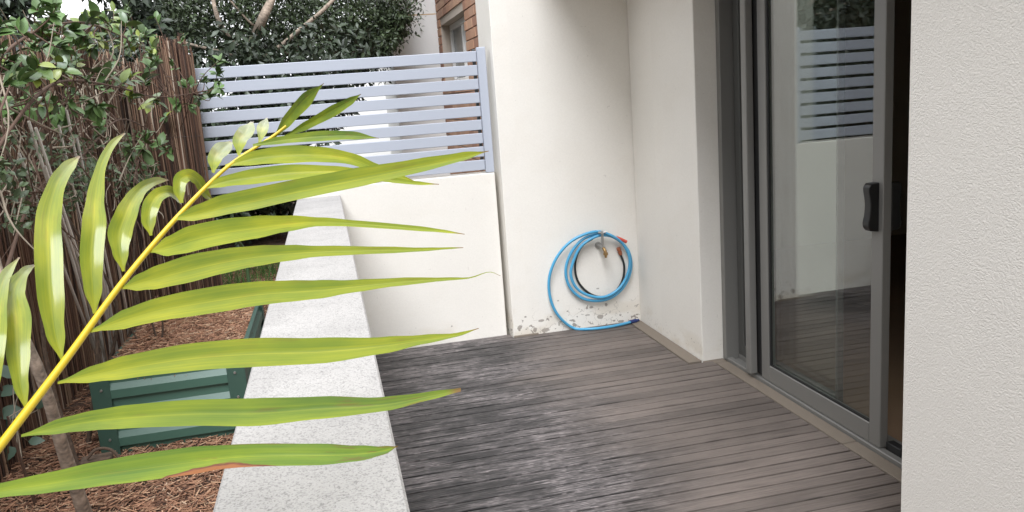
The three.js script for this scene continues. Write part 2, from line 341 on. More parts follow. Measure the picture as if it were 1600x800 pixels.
// ---------------------------------------------------------------- deck
{
  const t = thing('deck', 'grey weathered timber deck of narrow boards with dark mould stains', null, [1, 0, -3.5], null, 'structure');
  const deckUV = g => { const p = g.attributes.position, uv = g.attributes.uv; for (let i = 0; i < p.count; i++) uv.setXY(i, (p.getX(i) - DK.x0) / (DK.x1 - DK.x0), (p.getZ(i) - DK.z0) / (DK.z1 - DK.z0)); return g; };
  for (let k = 0; k < 76; k++) {
    const zc = DK.zc + k * DK.pitch, x1 = zc < -4.225 ? 1.907 : zc < -2.14 ? 2.05 : 1.66, dy = rr(-0.0012, 0.0012), w = 0.0328 + rr(-0.0006, 0.0006);
    put('board', deckUV(box(0.06 + rr(0, 0.004), x1 - rr(0, 0.004), -0.022 + dy, dy, zc - w, zc + w, 0.0016)), M.deck, t);
  }
  put('board', deckUV(box(0.06, 1.084, -0.022, 0.0005, -5.26, -5.186, 0.002)), M.deck, t);
  put('trim_board', box(1.913, 1.996, -0.022, 0.003, -5.175, -4.215, 0.003), M.trim, t);
  put('trim_board', box(2.0, 2.126, -0.022, 0.001, -4.21, -4.147, 0.003), M.trim, t);
  put('trim_board', box(2.055, 2.126, -0.022, 0.0025, -4.14, -2.96, 0.003), M.trim, t);
  put('trim_board', box(2.055, 2.126, -0.022, 0.0015, -2.955, -2.106, 0.003), M.trim, t);
  put('trim_board', box(1.09, 1.26, -0.01, 0.012, -5.178, -5.163, 0.002), M.trim, t);
  for (let x = 0.25; x < 2; x += 0.45) put('joist', box(x, x + 0.05, -0.13, -0.024, -5.2, 0.6, 0), M.rubber, t);
}

// ---------------------------------------------------------------- slatted screen
{
  const t = thing('slat_screen', 'pale grey aluminium screen of horizontal slats above the white wall', 'fence', [0.15, 1.12, -5.3]);
  const n = 9, y0 = 1.135, pitch = 0.0868;
  for (let i = 0; i < n; i++) put('slat', box(-0.78, 1.005, y0 + i * pitch, y0 + i * pitch + 0.066, -5.302, -5.278, 0.003), M.slat, t);
  put('post', box(1.0075, 1.064, 1.115, 1.918, -5.31, -5.27, 0.004), M.slat, t);
  put('post', box(-0.835, -0.7825, 0.45, 1.918, -5.315, -5.265, 0.004), M.slat, t);
  put('fixing_rail', box(0.984, 1.0035, 1.13, 1.91, -5.328, -5.304, 0.002), M.frameDark, t);
}

// ---------------------------------------------------------------- sliding door
{
  const t = thing('sliding_door', 'grey aluminium framed sliding glass door standing partly open beside the deck', 'door', [2.2, 0, -3.3]);
  // outer frame
  put('door_frame', [box(2.128, 2.25, 0.0, 2.185, -4.208, -4.165, 0.003), box(2.128, 2.25, 2.13, 2.186, -4.163, -2.106, 0.003)], M.frame, t);
  put('sill', [box(2.13, 2.165, -0.02, 0.018, -4.163, -2.106, 0.003), box(2.205, 2.25, -0.02, 0.03, -4.163, -2.106, 0.003), box(2.165, 2.205, -0.02, 0.004, -4.163, -2.106, 0.001)], M.frame, t);
  // fixed panel, inner track
  const fp = put('fixed_panel', [box(2.205, 2.24, 0.032, 2.12, -4.16, -4.1, 0.003), box(2.205, 2.24, 0.032, 2.12, -3.235, -3.22, 0.003), box(2.205, 2.24, 0.032, 0.1, -4.098, -3.237, 0.003), box(2.205, 2.24, 2.06, 2.12, -4.098, -3.237, 0.003)], M.fixedFrame, t);
  put('glass_pane', box(2.219, 2.225, 0.101, 2.059, -4.099, -3.236, 0), M.glass, fp);
  // sliding panel, outer track
  const sp = put('sliding_panel', [box(2.14, 2.18, 0.02, 2.12, -3.79, -3.715, 0.003), box(2.14, 2.18, 0.02, 2.12, -2.897, -2.826, 0.003), box(2.14, 2.18, 0.02, 0.108, -3.713, -2.899, 0.003), box(2.14, 2.18, 2.04, 2.12, -3.713, -2.899, 0.003)], M.frame, t);
  put('glass_pane', box(2.157, 2.163, 0.109, 2.039, -3.714, -2.898, 0), M.glass, sp);
  put('glazing_seal', [box(2.146, 2.1565, 0.1085, 2.0395, -3.7145, -3.703, 0), box(2.146, 2.1565, 0.1085, 0.116, -3.701, -2.9, 0)], M.rubber, sp);
  put('stile_cover', box(2.096, 2.137, 0.03, 2.12, -3.878, -3.826, 0.004), M.frame, t);
  put('stile_seal', box(2.142, 2.2, 0.03, 2.12, -3.86, -3.793, 0.002), M.rubber, t);
  // pull handles, outside and inside
  const grip = (x0, dir, z) => {
    const s = new THREE.Shape(); s.moveTo(0, -0.095); s.lineTo(0.03, -0.09); s.bezierCurveTo(0.05, -0.07, 0.036, -0.05, 0.034, -0.03); s.bezierCurveTo(0.03, 0.0, 0.03, 0.02, 0.036, 0.05); s.bezierCurveTo(0.04, 0.07, 0.044, 0.085, 0.03, 0.095); s.lineTo(0, 0.097); s.closePath();
    const g = new THREE.ExtrudeGeometry(s, { depth: 0.034, bevelEnabled: true, bevelSize: 0.004, bevelThickness: 0.004, bevelSegments: 2, curveSegments: 8 });
    if (dir < 0) g.rotateY(Math.PI); g.translate(x0, 1.05, z + (dir < 0 ? 0.017 : -0.017)); return g;
  };
  put('pull_handle', grip(2.138, -1, -2.872), M.handle, t, 'outer black pull handle');
  put('pull_handle', grip(2.182, 1, -2.845), M.handle, t, 'inner black pull handle');
  put('roller_guide', [box(2.166, 2.204, 0.005, 0.05, -2.82, -2.73, 0.003), box(2.166, 2.204, 0.005, 0.02, -2.729, -2.4, 0.003)], M.rubber, t);
}

// ---------------------------------------------------------------- tap and hoses
const HZ = -5.16;
const hp = (px, py, dz = 0) => atZ(px, py, HZ + dz);
{
  const t = thing('garden_tap', 'small brass and zinc garden tap fixed to the white wall above the hose coil', 'tap', [1.73, 0.55, -5.18]);
  const c = hp(936, 384); c.z = -5.18;
  const e = V3(c.x, c.y, -5.179), f = V3(c.x, c.y, -5.168);
  put('flange', cyl(0.024, 0.022, e, f, 18), M.zinc, t);
  put('body', cyl(0.012, 0.012, f, V3(c.x, c.y, -5.07), 14), M.zinc, t);
  put('stem', cyl(0.01, 0.009, V3(c.x, c.y + 0.008, -5.082), V3(c.x, c.y + 0.1, -5.082), 12), M.zinc, t);
  put('spout', [tube([V3(c.x + 0.002, c.y - 0.004, -5.075), V3(c.x + 0.005, c.y - 0.015, -5.06), V3(c.x + 0.008, c.y - 0.035, -5.055)], 0.011, 12, 10), cyl(0.015, 0.016, V3(c.x + 0.008, c.y - 0.03, -5.055), V3(c.x + 0.008, c.y - 0.046, -5.055), 14), cyl(0.010, 0.008, V3(c.x + 0.008, c.y - 0.047, -5.055), V3(c.x + 0.008, c.y - 0.064, -5.055), 12)], M.brass, t);
  const hd = []; for (const a of [0, 1, 2, 3]) { const q = a * Math.PI / 2 + 0.3; hd.push(cyl(0.006, 0.008, V3(c.x, c.y + 0.102, -5.082), V3(c.x + 0.026 * Math.cos(q), c.y + 0.104, -5.082 + 0.026 * Math.sin(q)), 8)); } hd.push(cyl(0.011, 0.009, V3(c.x, c.y + 0.094, -5.082), V3(c.x, c.y + 0.112, -5.082), 12));
  put('tap_handle', hd, M.zinc, t);
}
{
  const t = thing('garden_hose', 'bright blue garden hose coiled on the wall tap with its end on the deck', 'hose', [1.72, 0.3, HZ]);
  const fl = (px, py) => { const p = atY(px, py, 0.013); return V3(p.x, 0.013, Math.max(p.z, -5.155)); };
  const path = [hp(966, 373, 0.03), hp(950, 367, 0.03), hp(934, 366, 0.03), hp(912, 373, 0.03), hp(893, 394, 0.02), hp(884, 421, 0.015), hp(889, 446, 0.012), hp(906, 464, 0.012), hp(929, 470, 0.012), hp(955, 465, 0.012), hp(976, 446, 0.015), hp(986, 418, 0.015), hp(982, 393, 0.018), hp(966, 375, 0.01), hp(946, 367.5, 0.045), hp(930, 370, 0.045),
    hp(908, 385, 0.035), hp(896, 408, 0.03), hp(892, 430, 0.03), hp(902, 451, 0.03), hp(921, 462, 0.03), hp(944, 464, 0.03), hp(966, 452, 0.03), hp(980, 430, 0.03), hp(984, 405, 0.035), hp(974, 382, 0.035), hp(957, 369, 0.05), hp(936, 362, 0.052), hp(914, 366, 0.05), hp(890, 379, 0.04), hp(869, 404, 0.03), hp(858, 436, 0.022), hp(861, 470, 0.018), hp(874, 495, 0.014), fl(895, 511), fl(922, 514), fl(950, 511), fl(975, 506), fl(986, 503)];
  put('tube', tube(path, 0.0098, 420, 10), M.hose, t);
  put('end_fitting', [cyl(0.012, 0.014, fl(983, 503.5), fl(987, 502.6), 14), cyl(0.0135, 0.0135, fl(987, 502.6), fl(994, 501), 14), cyl(0.009, 0.009, fl(994, 501), fl(998, 500), 12)], M.navy, t, 'dark blue hose end fitting');
  const a = hp(963, 371, 0.032), b = hp(979, 378, 0.036);
  put('nozzle', [cyl(0.0105, 0.0125, a, a.clone().lerp(b, 0.4), 14), cyl(0.0125, 0.011, a.clone().lerp(b, 0.4), b, 14)], M.red, t, 'red hose nozzle');
}
{
  const t = thing('rubber_hose', 'short black rubber hose with an orange connector hung inside the blue coil', 'hose', [1.72, 0.3, HZ]);
  const p = [hp(969, 396, 0.0), hp(975, 414, -0.004), hp(973, 436, -0.006), hp(962, 455, -0.006), hp(943, 464, -0.006), hp(922, 459, -0.006), hp(904, 441, -0.006), hp(898.5, 420, -0.006), hp(902, 398, -0.004), hp(912, 382, 0), hp(926, 373, 0.006)];
  put('tube', tube(p, 0.0075, 120, 8), M.blackHose, t);
  const a = hp(966, 387, 0.003), b = hp(970, 398, 0.001);
  put('connector', [cyl(0.013, 0.015, a, a.clone().lerp(b, 0.35), 12), cyl(0.011, 0.011, a.clone().lerp(b, 0.35), a.clone().lerp(b, 0.55), 12), cyl(0.015, 0.012, a.clone().lerp(b, 0.55), b, 12)], M.orange, t, 'orange and brown connector');
}

// ---------------------------------------------------------------- beyond the screen: brick wall, white buildings, house
{
  const t = thing('brick_wall', 'reddish brown brick house wall with a window rising behind the screen', 'wall', [1.4, -0.15, -7.3]);
  put('mortar', [box(1.312, 1.45, -0.15, 1.752, -8.948, -5.625, 0), box(1.312, 1.45, 2.366, 3.4, -8.948, -5.625, 0), box(1.312, 1.45, 1.753, 2.365, -7.291, -5.625, 0), box(1.312, 1.45, 1.753, 2.365, -8.948, -8.749, 0)], std({ color: rgb(0.5, 0.43, 0.36), roughness: 0.95 }), t);
  const bm = [[0.4, 0.22, 0.14], [0.46, 0.26, 0.165], [0.34, 0.18, 0.12], [0.42, 0.25, 0.17], [0.48, 0.29, 0.19]].map(c => std({ color: rgb(...c), bumpMap: smoothBump, bumpScale: 0.002, roughness: 0.9 }));
  const rest = [];
  const add = (y0, y1, za, zb, seen) => { if (zb - za < 0.03) return; const g = box(1.3 + rr(-0.002, 0.002), 1.36, y0, y1, za, zb, 0.003); if (seen) put('brick', g, bm[Math.floor(rnd() * 5)], t); else rest.push(g); };
  for (let c = 0; c < 41; c++) {
    const y0 = -0.14 + c * 0.086, y1 = y0 + 0.076, off = c % 2 ? 0.12 : 0;
    for (let z = -8.945 - off; z < -5.63; z += 0.24) {
      let za = Math.max(z, -8.945), zb = Math.min(z + 0.23, -5.63), seen = y1 > 1.1 && y0 < 2.75 && zb < -6.5;
      if (y1 > 1.76 && y0 < 2.36) { if (za > -8.75 && zb < -7.29) continue; if (za <= -8.75 && zb > -8.75) zb = -8.75; if (za < -7.29 && zb >= -7.29) za = -7.29; }
      add(y0, y1, za, zb, seen);
    }
  }
  put('bricks', rest, bm[0], t, null, 'stuff');
  const wf = put('window', [box(1.4, 1.46, 1.755, 2.363, -8.745, -8.69, 0.003), box(1.4, 1.46, 1.755, 2.363, -7.345, -7.295, 0.003), box(1.4, 1.46, 1.755, 1.81, -8.69, -7.345, 0.003), box(1.4, 1.46, 2.31, 2.363, -8.69, -7.345, 0.003), box(1.405, 1.455, 1.81, 2.31, -8.05, -7.99, 0.003)], M.farWall, t);
  put('window_pane', box(1.428, 1.434, 1.811, 2.309, -8.689, -7.346, 0), std({ color: rgb(0.22, 0.24, 0.24), roughness: 0.12 }), wf);
}
{
  const t = thing('white_building', 'tall plain white building wall beside the brick wall beyond the screen', 'building', [1.2, -0.15, -9.4]);
  put('wall_body', box(0.80, 3.0, -0.15, 6.5, -10.5, -8.952, 0.01), M.farWall, t);
  put('control_joint', box(0.798, 1.3, 2.505, 2.515, -8.955, -8.9505, 0), M.soffit, t);
}
{
  const t = thing('white_building', 'lower white building standing farther back between the tree and the tall wall', 'building', [0.6, -0.15, -13.5]);
  put('wall_body', box(-0.3, 2.6, -0.15, 2.25, -14.5, -13, 0.01), M.farWall, t);
  put('roof_edge', box(-0.4, 2.7, 2.252, 2.33, -14.6, -12.9, 0.01), M.farWall, t);
}
{
  const t = thing('neighbour_house', 'pale house with a white roof edge glimpsed above the reed fence', 'house', [-4, -0.15, -14.5]);
  put('wall_body', box(-6.5, -2.7, -0.15, 3.05, -17.5, -14.2, 0.01), std({ color: rgb(0.3, 0.34, 0.36), roughness: 0.8 }), t);
  put('gutter', box(-6.8, -2.5, 3.052, 3.2, -18, -13.95, 0.02), std({ color: rgb(0.4, 0.44, 0.46), roughness: 0.6 }), t);
  const s = new THREE.Shape(); s.moveTo(-18.05, 3.202); s.lineTo(-13.85, 3.202); s.lineTo(-13.85, 3.26); s.lineTo(-16, 4.15); s.lineTo(-18.05, 3.26); s.closePath();
  const g = new THREE.ExtrudeGeometry(s, { depth: 4.5, bevelEnabled: false }); g.rotateY(-Math.PI / 2); g.translate(-2.4, 0, 0);
  put('roof', g, M.farWall, t);
  const w = put('window', [box(-3.72, -3.02, 2.3, 2.36, -14.19, -14.14, 0.003), box(-3.72, -3.02, 2.86, 2.92, -14.19, -14.14, 0.003), box(-3.72, -3.66, 2.362, 2.858, -14.19, -14.14, 0.003), box(-3.08, -3.02, 2.362, 2.858, -14.19, -14.14, 0.003)], M.farWall, t);
  put('window_pane', box(-3.659, -3.081, 2.363, 2.857, -14.18, -14.16, 0), std({ color: rgb(0.08, 0.1, 0.11), roughness: 0.15 }), w);
}
{
  const t = thing('picket_fence', 'short white picket fence showing over the top of the reed fence', 'fence', [-1.4, 0.48, -4.9]);
  for (let i = 0; i < 7; i++) put('picket', box(-1.345, -1.325, 0.5, 2.1 - (i % 3) * 0.012, -5.05 + i * 0.075, -5.015 + i * 0.075, 0.003), M.farWall, t);
  put('rail', box(-1.323, -1.3, 1.94, 1.985, -5.08, -4.5, 0.003), M.farWall, t);
}

// ---------------------------------------------------------------- reed fence
const reedTones = [[0.2, 0.115, 0.075], [0.1, 0.052, 0.035], [0.32, 0.21, 0.14], [0.05, 0.03, 0.022], [0.16, 0.085, 0.055], [0.52, 0.42, 0.33]];
function reedPanel(a, b, n, top, bottom, layers) {
  const parts = [], d = V3(b[0] - a[0], 0, b[1] - a[1]), side = V3(-d.z, 0, d.x).normalize();
  const proto = new THREE.CylinderGeometry(1, 1, 1, 5, 3, true); const pp = proto.toNonIndexed();
  for (let i = 0; i < n; i++) {
    const t = (i + rnd()) / n, off = (rnd() - 0.5) * 0.012 * layers, r = rr(0.0022, 0.0042);
    const p = V3(a[0], 0, a[1]).addScaledVector(d, t).addScaledVector(side, off), y1 = top(t) + rr(-0.05, 0.03), y0 = bottom(t) + rr(-0.02, 0.02);
    const g = pp.clone(), q = g.attributes.position, lx = rr(-0.025, 0.025), lz = rr(-0.03, 0.03), bw = rr(-0.012, 0.012), c = reedTones[Math.floor(Math.min(rnd(), 0.999) * (rnd() < 0.25 ? 6 : 5))], k = rr(0.75, 1.25), col = new Float32Array(q.count * 3);
    for (let j = 0; j < q.count; j++) { const h = q.getY(j) + 0.5; q.setXYZ(j, p.x + q.getX(j) * r + lx * h + bw * Math.sin(h * 3), y0 + (y1 - y0) * h, p.z + q.getZ(j) * r + lz * h + bw * Math.cos(h * 4)); col[j * 3] = c[0] * k; col[j * 3 + 1] = c[1] * k; col[j * 3 + 2] = c[2] * k; }
    g.setAttribute('color', new THREE.BufferAttribute(col, 3)); g.computeVertexNormals(); parts.push(g);
  }
  return mergeGeometries(parts);
}
{
  const t = thing('reed_fence', 'tall brown reed screen fence along the garden strip behind the shrubs', 'fence', [-1.15, 0.45, -3.4]);
  put('reeds', reedPanel([-1.19, -0.6], [-1.14, -5.25], 2300, s => 1.99 + 0.05 * Math.sin(s * 17) + 0.03 * Math.sin(s * 53), () => 0.46, 2.2), M.reed, t, null, 'stuff');
  for (const y of [0.75, 1.1, 1.45, 1.8]) put('binding_wire', tube([V3(-1.168, y, -0.6), V3(-1.155, y + 0.008, -2), V3(-1.148, y - 0.005, -3.6), V3(-1.12, y, -5.25)], 0.0015, 20, 4), M.wire, t);
  for (const z of [-1.0, -2.6, -4.2]) put('post', box(-1.26, -1.215, 0.3, 1.85, z, z + 0.045, 0.004), M.barkDark, t);
}
{
  const t = thing('reed_fence', 'short reed screen turned across the end of the strip against the slats', 'fence', [-0.93, 0.55, -5.22]);
  put('reeds', reedPanel([-1.12, -5.215], [-0.715, -5.2], 330, s => 1.93 + 0.13 * sm(0.3, 0.7, s) - 0.07 * sm(0.93, 1, s) + 0.02 * Math.sin(s * 30), () => 0.56, 2), M.reed, t, null, 'stuff');
  for (const y of [0.8, 1.15, 1.5, 1.85]) put('binding_wire', tube([V3(-1.12, y, -5.193), V3(-0.9, y + 0.004, -5.188), V3(-0.712, y, -5.182)], 0.0015, 8, 4), M.wire, t);
}

// ---------------------------------------------------------------- raised bed
{
  const t = thing('raised_bed', 'dark green corrugated metal raised garden bed filled with mulch', 'planter', [-0.62, GY, -3.4]);
  const X0 = -0.86, X1 = -0.385, Z1 = -2.93, Z0 = -3.86, T = 0.742, B = GY - 0.03;
  const ribs = (len) => {                                   // wall profile: three ribs with sloped upper faces
    const s = new THREE.Shape(), p = 0.0875, d = 0.014; s.moveTo(-0.006, B); s.lineTo(0, B);
    for (let i = 2; i >= 0; i--) { const y = T - 0.012 - i * p; s.lineTo(0, y - 0.055); s.lineTo(d, y - 0.052); s.lineTo(d, y - 0.022); s.lineTo(0.002, y - 0.001); }
    s.lineTo(0.002, T); s.lineTo(-0.006, T); s.closePath();
    return new THREE.ExtrudeGeometry(s, { depth: len, bevelEnabled: false });
  };
  const place = (g, ry, x, z) => { g.rotateY(ry); g.translate(x, 0, z); return g; };
  put('panel', place(ribs(X1 - X0 - 0.04), -Math.PI / 2, X1 - 0.02, Z1), M.green, t);
  put('panel', place(ribs(X1 - X0 - 0.04), Math.PI / 2, X0 + 0.02, Z0), M.green, t);
  put('panel', place(ribs(Z1 - Z0 - 0.04), 0, X1, Z0 + 0.02), M.green, t);
  put('panel', place(ribs(Z1 - Z0 - 0.04), Math.PI, X0, Z1 - 0.02), M.green, t);
  for (const [x, z] of [[X0, Z1], [X1, Z1], [X0, Z0], [X1, Z0]]) {
    const sx = x < -0.6 ? 1 : -1, sz = z > -3.4 ? -1 : 1, w = 0.045, a = 0.017;
    put('corner_post', [box(Math.min(x - sx * a, x + sx * w), Math.max(x - sx * a, x + sx * w), B, T + 0.006, Math.min(z - sz * a, z - sz * (a - 0.003)), Math.max(z - sz * a, z - sz * (a - 0.003)), 0.001), box(Math.min(x - sx * a, x - sx * (a - 0.003)), Math.max(x - sx * a, x - sx * (a - 0.003)), B, T + 0.006, Math.min(z - sz * (a - 0.0035), z + sz * w), Math.max(z - sz * (a - 0.0035), z + sz * w), 0.001)], M.greenDark, t);
    for (const y of [T - 0.03, T - 0.12, T - 0.21]) put('bolt', cyl(0.005, 0.004, V3(x + sx * 0.018, y, z - sz * a), V3(x + sx * 0.018, y, z - sz * (a + 0.004)), 8), M.zinc, t);
  }
  put('rim', [box(X0 + 0.03, X1 - 0.03, T + 0.0005, T + 0.008, Z1 - 0.01, Z1 + 0.008, 0.002), box(X0 + 0.03, X1 - 0.03, T + 0.0005, T + 0.008, Z0 - 0.008, Z0 + 0.01, 0.002), box(X0 - 0.008, X0 + 0.01, T + 0.0005, T + 0.008, Z0 + 0.03, Z1 - 0.03, 0.002), box(X1 - 0.01, X1 + 0.008, T + 0.0005, T + 0.008, Z0 + 0.03, Z1 - 0.03, 0.002)], M.greenDark, t);
  put('soil_fill', box(X0 + 0.006, X1 - 0.006, B, T - 0.02, Z0 + 0.006, Z1 - 0.006, 0, 1.2), M.soil, t);
  scatter('mulch_fill', sliver(), M.chip, chips(7000, X0 + 0.01, X1 - 0.01, Z0 + 0.01, Z1 - 0.01, x => T - 0.019 + 0.025 * sm(0.16, 0.02, x - X0), 0.03), t);
}
{
  const t = thing('timber_block', 'small weathered timber offcut with a rusty bracket lying beside the green bed', 'timber', [-0.84, GY, -2.72]);
  const g = box(-0.055, 0.055, 0, 0.045, -0.03, 0.03, 0.004); g.rotateY(-0.2); g.translate(-0.845, GY - 0.005, -2.74); put('block', g, M.bark, t);
  const g2 = box(-0.045, 0.05, 0.046, 0.07, -0.028, 0.028, 0.004); g2.rotateY(0.12); g2.translate(-0.845, GY - 0.005, -2.74); put('block', g2, M.barkDark, t);
  put('bracket', tube([V3(-0.86, GY + 0.075, -2.71), V3(-0.83, GY + 0.1, -2.715), V3(-0.79, GY + 0.09, -2.72), V3(-0.765, GY + 0.05, -2.715), V3(-0.765, GY + 0.02, -2.71)], 0.005, 20, 8), M.barkDark, t);
}

// ---------------------------------------------------------------- leaves and plants
function leafGeo(wide, fold = 0.25, curl = 0.25, n = 4) {     // an oval leaf, 1 long along +y, base at the origin
  const pos = [], uv = [], idx = [];
  for (let i = 0; i <= n; i++) {
    const t = i / n, w = wide * Math.pow(Math.sin(Math.PI * Math.pow(t, 0.85) * 0.97 + 0.03), 0.8) * 0.5 * (i === n ? 0.05 : 1), z = -curl * t * t;
    pos.push(-w, t, z + fold * w, 0, t, z, w, t, z + fold * w); uv.push(0, t, 0.5, t, 1, t);
  }
  for (let i = 0; i < n; i++) { const a = i * 3; idx.push(a, a + 1, a + 3, a + 1, a + 4, a + 3, a + 1, a + 2, a + 4, a + 2, a + 5, a + 4); }
  const g = new THREE.BufferGeometry(); g.setAttribute('position', new THREE.Float32BufferAttribute(pos, 3)); g.setAttribute('uv', new THREE.Float32BufferAttribute(uv, 2)); g.setIndex(idx); g.computeVertexNormals(); return g;
}
const Q = new THREE.Quaternion();
function leafQuat(dir, up, roll) {                            // +y along dir, the upper face (+z) towards up
  const y = dir.clone().normalize(), x = y.clone().cross(up).normalize(), z = x.clone().cross(y); if (x.lengthSq() < 0.1) x.set(1, 0, 0);
  const q = new THREE.Quaternion().setFromRotationMatrix(new THREE.Matrix4().makeBasis(x, y, z)); return q.multiply(Q.setFromAxisAngle(V3(0, 1, 0), roll).clone());
}
const leafForms = [leafGeo(0.55, 0.3, 0.2), leafGeo(0.62, 0.15, 0.35), leafGeo(0.5, 0.45, 0.1)];
const rdir = () => { const a = rr(0, 6.283), z = rr(-1, 1), s = Math.sqrt(1 - z * z); return V3(Math.cos(a) * s, z, Math.sin(a) * s); };

// the broad shrub in front of the reed fence
{
  const t = thing('broadleaf_shrub', 'sprawling shrub with broad green leaves in front of the reed fence', 'shrub', [-0.8, GY, -2.43]);
  const base = V3(-0.8, GY - 0.02, -2.43);
  put('trunk', limb([base, V3(-0.785, 0.75, -2.3), V3(-0.768, 0.98, -2.2), V3(-0.79, 1.25, -2.13), V3(-0.82, 1.5, -2.2)], 0.021, 0.009, 18, 9, 0.1), M.bark, t);
  // main boughs run along the strip away from the camera
  const boughs = [
    [V3(-0.82, 1.5, -2.2), V3(-0.8, 1.68, -2.6), V3(-0.83, 1.76, -3.1), V3(-0.8, 1.75, -3.7), V3(-0.78, 1.72, -4.4), V3(-0.68, 1.74, -4.9)],
    [V3(-0.82, 1.5, -2.2), V3(-0.86, 1.75, -2.5), V3(-0.85, 1.9, -2.9), V3(-0.82, 1.98, -3.4), V3(-0.8, 1.97, -4.0)],
    [V3(-0.79, 1.25, -2.13), V3(-0.86, 1.42, -2.7), V3(-0.85, 1.5, -3.2), V3(-0.82, 1.62, -3.7), V3(-0.8, 1.55, -4.3)],
    [V3(-0.82, 1.5, -2.2), V3(-0.78, 1.62, -2.25), V3(-0.78, 1.72, -2.4)],
  ];
  const along = [];
  for (const b of boughs) { put('bough', limb(b, 0.0055, 0.0025, 30, 6, 0.25), M.twig, t); const c = new THREE.CatmullRomCurve3(b); for (let i = 0; i <= 30; i++) along.push(c.getPoint(i / 30)); }
  const spots = [[90, 32], [66, 42], [112, 58], [126, 24], [142, 30], [150, 52], [166, 38], [176, 18], [186, 62], [206, 72], [216, 54], [232, 78], [160, 76], [140, 84], [200, 86], [240, 66], [22, 96], [60, 102], [92, 94], [32, 132], [60, 166], [100, 132], [192, 130], [204, 152], [240, 166], [252, 188], [226, 120], [210, 110], [170, 100], [118, 96], [150, 22], [196, 30], [180, 46], [130, 64], [104, 74], [44, 70], [76, 70], [236, 96], [150, 112], [60, 8], [20, 40], [90, 12], [120, 44], [222, 210], [205, 240], [250, 225], [270, 222], [262, 240], [228, 246], [28, 118], [12, 88], [44, 96]];
  const far = [[286, 132], [300, 128], [320, 118], [342, 108], [346, 92], [350, 138], [332, 146], [312, 158], [300, 172], [268, 96], [282, 60], [272, 168], [344, 126]];
  const list = spots.map(([x, y]) => atX(x + rr(-3, 3), y + rr(-3, 3), -0.75 - rr(0, 0.16))).concat(far.map(([x, y]) => atZ(x, y, -4.85 + rr(-0.15, 0.15))));
  for (let i = 0; i < 46; i++) { const px = rr(-15, 265), py = rr(8, 205), c = atX(px, py, -0.78 - rr(0, 0.2)); if (c.z > -5.0) list.push(c); }
  const twigs = [], few = [];
  for (const c of list) {
    let best = along[0]; for (const p of along) if (p.distanceTo(c) < best.distanceTo(c)) best = p;
    const mid = best.clone().lerp(c, 0.5).add(V3(rr(-0.03, 0.03), rr(-0.05, 0.01), rr(-0.03, 0.03)));
    twigs.push(limb([best, mid, c], 0.0032, 0.0016, 8, 5));
    const ax = c.clone().sub(mid).normalize(), n = 7 + Math.floor(rnd() * 5), s0 = rr(0.036, 0.068);
    for (let i = 0; i < n; i++) {
      const d = rdir().addScaledVector(ax, 0.7); d.y += 0.15; d.normalize(); const p = c.clone().addScaledVector(ax, -rr(0, 0.05)), s = s0 * rr(0.7, 1.25);
      few.push([p, leafQuat(d, V3(rr(-0.5, 0.5), 1, rr(-0.2, 0.8)), rr(-0.5, 0.5)), s]);
    }
  }
  put('twigs', twigs, M.twig, t, null, 'stuff');
  const shown = few.slice(0, 290), rest = few.slice(290), o = origin.get(t);
  for (const [p, q, s] of shown) { const m = new THREE.Mesh(leafForms[Math.floor(rnd() * 3)], M.leaves[Math.floor(rnd() * 5)]); m.name = 'leaf'; m.position.copy(p).sub(o); m.quaternion.copy(q); m.scale.setScalar(s); m.castShadow = m.receiveShadow = true; t.add(m); }
  scatter('leaves', leafForms[0], M.leafy, rest.map(([p, q, s]) => { const k = rr(0.7, 1.4); return [p, q, V3(s, s, s), rgb(0.085 * k, 0.15 * k, 0.045 * k)]; }), t);
}
